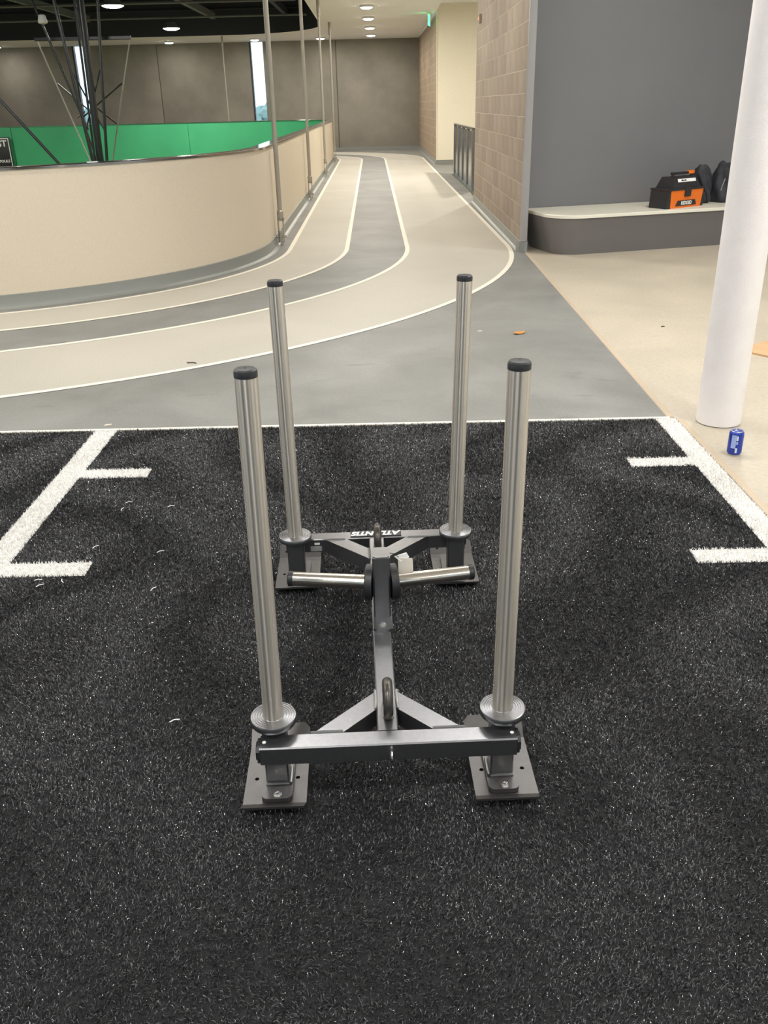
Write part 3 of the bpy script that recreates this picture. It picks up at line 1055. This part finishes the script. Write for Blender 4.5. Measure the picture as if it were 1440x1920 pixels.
bbm.cbox(-6.35, -4.55, 17.5, 17.54, -2.6, -1.55, .01)
bbm.build('backboard', M['glass'], hp)
bw = MB()
bw.tube([(-5.45 + .23 * math.cos(2 * math.pi * i / 24), 17.2 + .23 * math.sin(2 * math.pi * i / 24), -2.45) for i in range(24)], .01, 8, True)
bw.box(-5.5, -5.4, 17.40, 17.5, -2.5, -2.4)
bw.build('rim', M['tool_orange'], hp)
MB().bar((-5.45, 18.0, -2.1), (-5.45, 17.54, -2.1), .06, .06, .008).build('board_arm', M['black_steel'], hp)
MB().lathe([(.01, .12), (.06, .10), (.085, .0), (.08, -.03), (.02, -.05)], 16).build('winch', M['lamp_body'], hp, loc=(-6.24, 18.4, 3.05))

# ------------------------------------------------------------------ scoreboard
sb = thing('scoreboard', 'black scoreboard with white border and lettering on the green court wall', 'scoreboard', (-13.28, 31.40, 0), R(20))
MB().cbox(-.82, .82, -.04, .06, -.35, .81, .012).build('cabinet', M['black_steel'], sb)
m_ = MB()
for a, b_, c, d in ((-.78, .78, .755, .785), (-.78, .78, -.325, -.30), (-.78, -.755, -.30, .755), (.755, .78, -.30, .755)):
    m_.box(a, b_, -.044, -.040, c, d)
m_.build('border', M['print_white'], sb, smooth=False)
fx = Matrix.Rotation(R(90), 4, 'X')
text_mesh('GUEST', .27, M['print_white'], 'lettering', sb, Matrix.Translation((.30, -.042, .61)) @ fx, bold=.006)
text_mesh('FOULS', .115, M['print_white'], 'lettering', sb, Matrix.Translation((.55, -.042, .07)) @ fx, bold=.003)

# ------------------------------------------------------------------ things on the bench
BZ = .417
def on_bench(e, n, z=BZ):
    return WO + we * e + wn * n + Vector((0, 0, z))
tb = thing('toolbox', 'orange and black plastic toolbox sitting on the cream bench top', 'toolbox', on_bench(1.60, .60), R(33))
def frustum(mb, w0, d0, w1, d1, z0, z1, cx=0, cy=0):
    mb.prism([(cx - w0, cy - d0), (cx + w0, cy - d0), (cx + w0, cy + d0), (cx - w0, cy + d0)], z0, z1, [(cx - w1, cy - d1), (cx + w1, cy - d1), (cx + w1, cy + d1), (cx - w1, cy + d1)])
m_ = MB()
frustum(m_, .245, .130, .262, .140, 0, .185)
m_.build('body', M['tool_orange'], tb)
for s_ in (-1, 1):
    m_ = MB()
    q0 = [(s_ * .240, -.128), (s_ * .305, -.118), (s_ * .305, .118), (s_ * .240, .128)]
    q1 = [(s_ * .255, -.138), (s_ * .275, -.134), (s_ * .275, .134), (s_ * .255, .138)]
    m_.prism(q0, 0, .18, q1)
    m_.build('end_panel', M['tool_black'], tb)
m_ = MB()
frustum(m_, .277, .148, .272, .142, .185, .203)
frustum(m_, .215, .125, .190, .075, .203, .315)
m_.build('lid', M['tool_black'], tb)
MB().cbox(-.045, .045, -.158, -.132, .115, .212, .006).build('latch', M['tool_black'], tb)
m_ = MB()
m_.bar((-.15, -.040, .315), (-.15, -.040, .345), .03, .03, .005)
m_.bar((.15, -.040, .315), (.15, -.040, .345), .03, .03, .005)
m_.bar((-.17, -.040, .352), (.17, -.040, .352), .04, .025, .008)
m_.build('handle', M['tool_black'], tb)
MB().cbox(.085, .178, -.063, -.017, .338, .372, .006).build('handle_grip', M['tool_orange'], tb)
MB().prism([(-.12, -.0), (.17, 0), (.17, .003), (-.12, .003)], 0, .035).build('white_strip', M['print_white'], tb, loc=(0, -.1005, .264), rot=(R(-24), 0, 0))
m_ = MB()
m_.box(-.065, -.030, -.001, 0, .010, .025)
m_.box(-.020, .015, -.001, 0, .010, .025)
sm = m_.build('strip_marks', M['tool_black'], tb, smooth=False, loc=(0, -.1005, .264), rot=(R(-24), 0, 0))
sm['kind'] = 'stuff'
MB().prism([(-.17, 0), (.17, 0), (.17, .006), (-.17, .006)], 0, .055, [(-.14, 0), (.14, 0), (.14, .006), (-.14, .006)]).build('badge', M['tool_black'], tb, loc=(0, -.1375, .022), rot=(R(3), 0, 0))
text_mesh('RIDGID', .052, M['print_white'], 'lettering', tb, Matrix.Translation((0, -.1400, .048)) @ Matrix.Rotation(R(93), 4, 'X'), bold=.0015)

def lump(name, parent, spec, m, seed, sub=4):
    """cloth bag: one skin of a squashed sphere with folds"""
    rnd = random.Random(seed)
    bm = bmesh.new()
    bmesh.ops.create_icosphere(bm, subdivisions=sub, radius=1)
    ph = [rnd.uniform(0, 6.28) for _ in range(6)]
    for v in bm.verts:
        x, y, z = v.co
        fold = .07 * math.sin(5 * x + 3.1 * z + ph[0]) + .06 * math.sin(7 * y - 4 * z + ph[1]) + .05 * math.sin(9 * (x + y) + 6 * z + ph[2]) + .035 * abs(math.sin(11 * x - 8 * z + ph[3]))
        s_ = 1 + fold
        zz = z * s_
        taper = 1 - spec[3] * max(0, zz)
        v.co = Vector((x * s_ * spec[0] * taper + spec[4] * max(0, zz), y * s_ * spec[1] * taper, max(zz, -.62) * spec[2] + .62 * spec[2]))
    bm.verts.index_update()
    mb = MB().add([v.co[:] for v in bm.verts], [[v.index for v in f.verts] for f in bm.faces])
    bm.free()
    return mb.build(name, m, parent, ang=60)
b2 = thing('jacket_bundle', 'crumpled black jacket between the toolbox and the larger bag', 'jacket', on_bench(2.03, .36), WA)
lump('cloth', b2, (.125, .14, .245, .22, .02), M['bag_black'], 8)
m_ = MB()
m_.tube([(-.07, -.08, .33), (-.03, -.13, .20), (.02, -.14, .12), (.05, -.13, .035)], .030, 10)
m_.build('sleeve', M['bag_black'], b2)
b3 = thing('duffel_bag', 'large black bag slumped on the bench next to the white column', 'bag', on_bench(2.34, .40), WA)
lump('fabric', b3, (.15, .18, .255, .06, -.01), M['bag_black'], 21)
MB().tube([(-.07, -.15, .12), (-.02, -.185, .22), (.06, -.15, .34), (.08, -.05, .40)], .010, 8).build('strap', M['bag_black'], b3)
MB().tube([(-.125, -.10, .05), (-.12, -.11, .16), (-.08, -.11, .28), (-.05, -.06, .37)], .005, 8).build('zipper', M['trim_grey'], b3)

# ------------------------------------------------------------------ soda can
can = thing('soda_can', 'blue aluminium drink can on the floor beside the white column', 'can', (1.612, 3.795, 0), R(20))
def can_prof():
    return [(.024, .002), (.026, 0.0), (.0285, .006), (.0330, .014), (.0331, .105), (.0320, .110), (.0275, .1165)]
n_, prof = 48, can_prof()
mb = MB()
v, f, mi = [], [], []
for i in range(n_):
    t = 2 * math.pi * i / n_
    for r_, z in prof:
        v.append((r_ * math.cos(t), r_ * math.sin(t), z))
mb.lathe(prof, n_)
mb.build('body', M['can_blue'], can)
MB().lathe([(.0275, .1160), (.0280, .1185), (.0268, .1195), (.0255, .1150), (.004, .1150)], n_).build('lid', M['aluminium'], can)
MB().lathe([(.0235, .0015), (.0262, .0), (.0290, .0062), (.0270, .0068)], n_).build('base_rim', M['aluminium'], can)
MB().prism([(-.006, -.002), (.006, -.002), (.007, .014), (-.007, .014)], .1158, .1168).build('tab', M['aluminium'], can)
MB().lathe([(.008, .1150), (.008, .1154)], 16).build('opening', M['rubber'], can, loc=(0, -.012, 0))
def patch(a0, a1, z0, z1, m_, nm):
    A, B = [], []
    for i in range(9):
        t = R(a0 + (a1 - a0) * i / 8)
        A.append((.03335 * math.cos(t), .03335 * math.sin(t), z0))
        B.append((.03335 * math.cos(t), .03335 * math.sin(t), z1))
    MB().strip(A, B).build(nm, m_, can)
patch(195, 232, .040, .104, M['can_pale'], 'print_panel')
patch(234, 246, .078, .100, M['can_white'], 'print_panel')
patch(234, 247, .060, .072, M['can_pale'], 'print_panel')
patch(232, 247, .018, .042, M['can_white'], 'print_panel')

# ------------------------------------------------------------------ small things on the floors
def scrap(name, label, cat, pts, z0, th, m_, loc, rz=0, curl=0.0, group=None):
    mb = MB()
    n = len(pts)
    top = [(x, y, z0 + th + curl * (x * x + y * y)) for x, y in pts]
    bot = [(x, y, z0 + curl * (x * x + y * y)) for x, y in pts]
    mb.add(bot + top, [tuple(range(n))[::-1], tuple(range(n, 2 * n))] + [(i, (i + 1) % n, n + (i + 1) % n, n + i) for i in range(n)])
    o = mb.build(name, m_, None, smooth=False, loc=loc, rot=(0, 0, rz))
    return tag(o, label, cat, group)
lf = [(-.050, -.020), (-.018, -.032), (-.005, -.022), (.012, -.030), (.040, -.008), (.052, .020), (.020, .026), (.000, .036), (-.030, .024), (-.040, .004)]
scrap('dry_leaf', 'orange-brown dry leaf lying on the grey floor', 'leaf', lf, .002, .004, M['leaf'], (.955, 6.22, 0), .3, 3.0)
m_ = MB().tube([(-.03, .01, .006), (-.01, -.004, .008), (.012, .002, .007), (.035, -.012, .005)], .0035, 6)
tag(m_.build('twig', M['debris_dark'], None, loc=(-1.295, 5.61, 0)), 'short dark twig on the beige outer lane', 'twig')
scrap('debris_crumb', 'tiny dark crumb on the tan concrete floor', 'debris', [(-.014, -.006), (.012, -.008), (.016, .006), (-.006, .009)], .0, .006, M['debris_dark'], (2.02, 6.33, 0))
scrap('wood_chip', 'pale chip on the grey floor by the left turf line', 'debris', [(-.02, -.006), (.018, -.004), (.022, .006), (-.012, .01)], .0, .005, M['debris'], (-1.50, 4.40, 0), .4)
scrap('wood_chip', 'pale chip on the grey floor left of the dry leaf', 'debris', [(-.018, -.006), (.016, -.008), (.02, .006), (-.01, .008)], .0, .004, M['debris'], (.68, 6.32, 0), .2)
scrap('plywood_sheet', 'brown plywood sheet on the floor behind the white column', 'board', [(0, 0), (1.2, -.8), (1.7, .1), (.5, .75)], .0, .012, [M['plywood']], (2.30, 5.62, 0), -.35)
clips = [(-1.11, 3.36, .3), (-1.12, 3.29, 1.5), (-1.13, 2.79, 2.2), (-.92, 3.31, .2), (-1.26, 2.70, .1), (-1.24, 2.66, .7), (-1.17, 2.69, 2.1), (-1.13, 2.95, .9), (-.87, 2.90, .5), (-.6, 1.9, .4), (-.83, 2.62, 1.1), (.86, 1.45, .2)]
for i, (x, y, a) in enumerate(clips):
    m_ = MB().tube([(-.014, 0, .014), (0, .003, .016), (.014, -.001, .015)], .0016, 5)
    tag(m_.build('turf_clipping', M['turf_white'], None, loc=(x, y, 0), rot=(0, 0, a)), 'loose white turf fibre lying on the black turf', 'fibre', 'loose white fibres on the turf')

# ------------------------------------------------------------------ the sled
sled = thing('push_sled', 'black steel weight sled with four stainless posts on black turf', 'sled', SC, SROT)
ZB0, ZB1 = .130, .180                       # frame tubes, bottom and top
ZM = (ZB0 + ZB1) / 2
DISC = .215
V_BAR = .531
for s_ in (-1, 1):
    vb = s_ * V_BAR
    MB().bar((-.300, vb, ZM), (.300, vb, ZM), .050, .050, .003).build('frame_bar', M['satin_black'], sled)
    for e_ in (-1, 1):
        mb = MB()
        mb.bar((e_ * .299, vb, ZM), (e_ * .306, vb, ZM), .050, .050, .010)
        mb.bar((e_ * .306, vb, ZM), (e_ * .3095, vb, ZM), .040, .040, .010)
        mb.build('end_plug', M['rubber'], sled)
        MB().lathe([(.0045, ZB1 - .001), (.0045, ZB1 + .0012), (.003, ZB1 + .002)], 10).build('rivet', M['print_white'], sled, loc=(e_ * .290, vb + .002 * s_, 0))
        # 45 degree brace between bar and spine: flat mitred ends
        a = [(e_ * .178, vb - s_ * .024), (e_ * .106, vb - s_ * .024), (e_ * .024, vb - s_ * .107), (e_ * .024, vb - s_ * .178)]
        MB().prism(a if e_ * s_ > 0 else a[::-1], ZB0, ZB1 - .0005).build('brace', M['satin_black'], sled)
        wl_ = MB()
        wl_.tube([(e_ * .1825, vb - s_ * .027, ZB1 - .001), (e_ * .160, vb - s_ * .027, ZB1), (e_ * .106, vb - s_ * .027, ZB1 - .001)], .0042, 8)
        wl_.tube([(e_ * .027, vb - s_ * .105, ZB1 - .001), (e_ * .0265, vb - s_ * .14, ZB1), (e_ * .027, vb - s_ * .18, ZB1 - .001)], .0042, 8)
        wl_.build('weld_bead', M['weld'], sled)
MB().bar((0, -V_BAR + .025, ZM), (0, V_BAR - .025, ZM), .050, .050, .003).build('spine', M['satin_black'], sled)

# legs, collars, posts
leg_mesh = MB().bar((0, 0, .034), (0, 0, .196), .056, .056, .004, up=(0, 1, 0)).mesh('leg', M['satin_black'])
disc_prof = [(.034, .178 + .014), (.036, .194), (.0535, .198), (.0550, .201), (.0550, .2105), (.0535, .2140)]
r_ = .0535
while r_ > .029:
    disc_prof += [(r_ - .0022, .2150), (r_ - .0040, .2150), (r_ - .0048, .2138), (r_ - .0056, .2138)]
    r_ -= .0058
disc_prof += [(.0235, .2150)]
disc_mesh = MB().lathe(disc_prof, 48).mesh('collar', M['satin_black'])
hub_mesh = MB().lathe([(.030, .182), (.034, .185), (.034, .197)], 28).mesh('collar_hub', M['satin_black'])
PR = .0236
post_mesh = MB().lathe([(PR, .2145), (PR, 1.0405)], 40).mesh('post', M['brushed'])
cap_mesh = MB().lathe([(PR * .97, 1.0400), (PR * 1.005, 1.0408), (PR * 1.01, 1.0430), (PR * 1.01, 1.0500), (PR * .96, 1.0545), (PR * .84, 1.0572), (PR * .5, 1.0580), (.003, 1.0580), (.002, 1.0572)], 36).mesh('post_cap', M['rubber'])
hub_in = [(-.2706, -.4770), (.2750, -.4790), (-.2735, .4795), (.2675, .4775)]
leans = [(.009, .002), (.004, -.001), (-.005, -.001), (.017, -.002)]
bm_mesh = lambda nm, me, par, loc: None
def put(nm, me, par, loc, rot=(0, 0, 0)):
    o = link(bpy.data.objects.new(nm, me))
    o.parent = par
    o.location = loc
    o.rotation_euler = rot
    return o
for (u, v_), (lx, ly) in zip(hub_in, leans):
    put('leg', leg_mesh, sled, (u, v_, 0))
    ry, rx = math.atan2(lx, .84), -math.atan2(ly, .84)
    piv = Vector((u, v_, 0)) - Vector((lx * .215 / .84, ly * .215 / .84, 0))
    c_ = put('collar', disc_mesh, sled, (u, v_, 0))
    put('collar_hub', hub_mesh, c_, (0, 0, 0))
    p_ = put('post', post_mesh, sled, piv, (rx, ry, 0))
    put('post_cap', cap_mesh, p_, (0, 0, 0))

# skid plates: bent up at both ends, holes punched through
def circ(cx, cy, r_, n=14):
    return [(cx + r_ * math.cos(2 * math.pi * i / n), cy + r_ * math.sin(2 * math.pi * i / n)) for i in range(n)]
def skid(cu, v0, v1, holes_flat, tip_holes, name='skid_plate', corner=.012):
    Wd, TH, Z0 = .076, .006, .010
    tipf, tipb = .030, .055                 # lengths of the bent ends
    tf, tb_ = math.tan(R(30)), math.tan(R(32))
    bm = bmesh.new()
    def sect(poly, holes_):
        b2 = fill(poly, holes_, 0)
        idx = {}
        for vv in b2.verts:
            idx[vv] = bm.verts.new(vv.co)
        for ff in b2.faces:
            bm.faces.new([idx[q] for q in ff.verts])
        b2.free()
    sect([(-Wd, v0), (Wd, v0), (Wd, v1), (-Wd, v1)], [circ(hu, hv, .0055) for hu, hv in holes_flat])
    sect([(-Wd, v1), (Wd, v1), (Wd, v1 + tipb - corner), (Wd - corner, v1 + tipb), (-Wd + corner, v1 + tipb), (-Wd, v1 + tipb - corner)], [circ(hu, hv, .0055) for hu, hv in tip_holes])
    sect([(-Wd - .003, v0 - tipf), (Wd - .004, v0 - tipf), (Wd, v0), (-Wd, v0)], [])
    bmesh.ops.remove_doubles(bm, verts=bm.verts[:], dist=1e-5)
    for f_ in bm.faces:
        f_.normal_update()
        if f_.normal.z < 0:
            f_.normal_flip()
    ext = bmesh.ops.extrude_face_region(bm, geom=bm.faces[:])
    for e_ in ext['geom']:
        if isinstance(e_, bmesh.types.BMVert):
            e_.co.z += TH
    for vv in bm.verts:
        dz = 0
        if vv.co.y > v1:
            dz = (vv.co.y - v1) * tb_
        elif vv.co.y < v0:
            dz = (v0 - vv.co.y) * tf
        vv.co.z += Z0 + dz
    bmesh.ops.recalc_face_normals(bm, faces=bm.faces[:])
    me = bpy.data.meshes.new(name)
    bm.to_mesh(me)
    bm.free()
    me.materials.append(M['skid'])
    o = link(bpy.data.objects.new(name, me))
    o.parent = sled
    o.location = (cu, 0, 0)
    return o
for i, ((cu, v0, v1), (u, v_)) in enumerate(zip(SKIDS, hub_in)):
    near = i < 2
    hv = -.471 if near else .566
    tips = [] if near else [(-.05, v1 + .022), (.048, v1 + .022)]
    sk = skid(cu, v0, v1, [(-.050, hv), (.051, hv)], tips)
    # rounded mounting foot under the leg, with its bolts
    c0 = (-.472 if near else .562)
    poly = rrect(.074, .168, .016, 5)
    MB().prism([(a + (u - cu), b_ + c0) for a, b_ in poly], .018, .030).build('mounting_foot', M['skid'], sk)
    for dv in (-.072, .072):
        bl = MB()
        bl.lathe([(.010, .030), (.010, .032), (.0075, .032)], 18)
        bl.lathe([(.0072, .032), (.0076, .036), (.006, .0385), (.0036, .0390), (.0034, .0365)], 18)
        bl.build('bolt', M['bolt'], sk, loc=(u - cu + .002, c0 + dv, 0))
    wl_ = MB()
    su = 1 if u < 0 else -1
    x_ = u - cu + su * .0305
    wl_.tube([(x_, v_ - .030, .032), (x_ + su * .001, v_ - .01, .034), (x_, v_ + .03, .032)], .005, 8)
    wl_.tube([(u - cu - .028, v_ - .0295, .031), (u - cu, v_ - .030, .032), (u - cu + .028, v_ - .0295, .031)], .004, 8)
    wl_.build('weld_bead', M['weld'], sk)

# pull rings standing on the spine
for s_ in (-1, 1):
    rc = s_ * .432
    pts = []
    for k in range(40):
        t = 2 * math.pi * k / 40
        pts.append((.003, rc + .040 * math.cos(t), ZB1 + .034 + .040 * math.sin(t)))
    MB().tube(pts, .0125, 14, True).build('pull_ring', M['ring_steel'], sled)
    wl_ = MB()
    for q in (-.026, .026):
        wl_.tube([(.003 + q * .40, rc - .028, ZB1 - .001), (.003 + q * .42, rc, ZB1 + .001), (.003 + q * .40, rc + .028, ZB1 - .001)], .004, 8)
    wl_.build('weld_bead', M['weld'], sled)
# small eyelet on the near bar
pts = []
for k in range(24):
    t = 2 * math.pi * k / 24
    pts.append((.006, -V_BAR - .025 - .010 + .012 * math.cos(t), .152 + .012 * math.sin(t)))
MB().tube(pts, .0034, 10, True).build('eyelet', M['bolt'], sled)

# upright with its side grips
VU = .010
up_ = MB().bar((.004, VU, .190), (.004, VU, .380), .050, .066, .005, up=(0, 1, 0)).build('upright', M['satin_black'], sled)
MB().bar((.004, VU, .3795), (.004, VU, .383), .046, .062, .008, up=(0, 1, 0)).build('upright_plug', M['satin_black'], up_)
bp_ = MB().prism([(a + .004, b_ - .012) for a, b_ in rrect(.054, .150, .012, 5)], .180, .190).build('base_plate', M['satin_black'], sled)
for dv in (-.068, .052):
    bl = MB()
    bl.lathe([(.010, .190), (.010, .1925), (.0075, .1925)], 18)
    bl.lathe([(.0065, .1925), (.0068, .1965), (.0052, .1990), (.0032, .1992)], 6)
    bl.build('bolt', M['bolt'], bp_, loc=(.004, dv + .004, 0))
ZG = .285
for s_ in (-1, 1):
    a = Vector((.004 + s_ * .025, VU + .005, ZG))
    tip = Vector((.004 + s_ * .268, VU + .034, ZG + .006))
    d = (tip - a).normalized()
    fl_ = MB()
    fl_.cyl(a, a + d * .018, .052, 36)
    fl_.cyl(a + d * .018, a + d * .021, .052, 36, .049)
    fl_.build('flange', M['rubber'], sled)
    g_ = MB().cyl(a + d * .020, tip - d * .014, .0205, 36).build('grip', M['stainless'], sled)
    e_ = MB()
    e_.cyl(tip - d * .016, tip - d * .003, .0222, 32)
    e_.cyl(tip - d * .003, tip, .0222, 32, .018)
    e_.build('grip_cap', M['rubber'], g_)

# name plate on the far bar, lettering readable from the far side
np_ = MB().cbox(-.088, .086, V_BAR - .020, V_BAR + .022, ZB1, ZB1 + .0035, .0012).build('name_plate', M['rubber'], sled)
text_mesh('ATLANTIS', .040, M['print_white'], 'lettering', np_, Matrix.Translation((0, V_BAR + .001, ZB1 + .0040)) @ Matrix.Rotation(R(180), 4, 'Z') @ Matrix.Diagonal((.90, .95, 1, 1)), shear=.25, bold=.0016, depth=.0004)
st = MB().box(-.226, -.188, V_BAR - .0262, V_BAR - .0250, ZB0 + .006, ZB0 + .024).build('sticker', M['sticker'], sled, smooth=False)
MB().box(-.212, -.194, V_BAR - .0262, V_BAR - .0250, ZB0 + .030, ZB0 + .037).build('barcode_sticker', M['print_white'], sled, smooth=False)
# paper tag tied round the upright
tg = MB()
tg.add([(-.012, 0, 0), (.030, 0, 0), (.034, .012, -.075), (-.010, .012, -.075), (-.012, .0012, .0006), (.030, .0012, .0006), (.034, .0132, -.0744), (-.010, .0132, -.0744)],
       [(0, 1, 2, 3), (7, 6, 5, 4), (0, 4, 5, 1), (1, 5, 6, 2), (2, 6, 7, 3), (3, 7, 4, 0)])
tgo = tg.build('paper_tag', M['paper'], sled, smooth=False, loc=(.066, .060, .335), rot=(R(-12), 0, R(-8)))
th_ = MB()
th_.add([(-.022, .0, .004), (.012, .002, .016), (.020, .004, .002), (-.004, .0, -.010), (-.022, .002, .005), (.012, .004, .017), (.020, .006, .003), (-.004, .002, -.009)],
        [(0, 1, 2, 3), (7, 6, 5, 4), (0, 4, 5, 1), (1, 5, 6, 2), (2, 6, 7, 3), (3, 7, 4, 0)])
th_.build('tag_flap', M['print_white'], tgo, smooth=False)
MB().tube([(-.010, .0, .004), (-.022, -.01, .016), (-.034, -.02, .020)], .0011, 5).build('tag_string', M['rubber'], tgo)
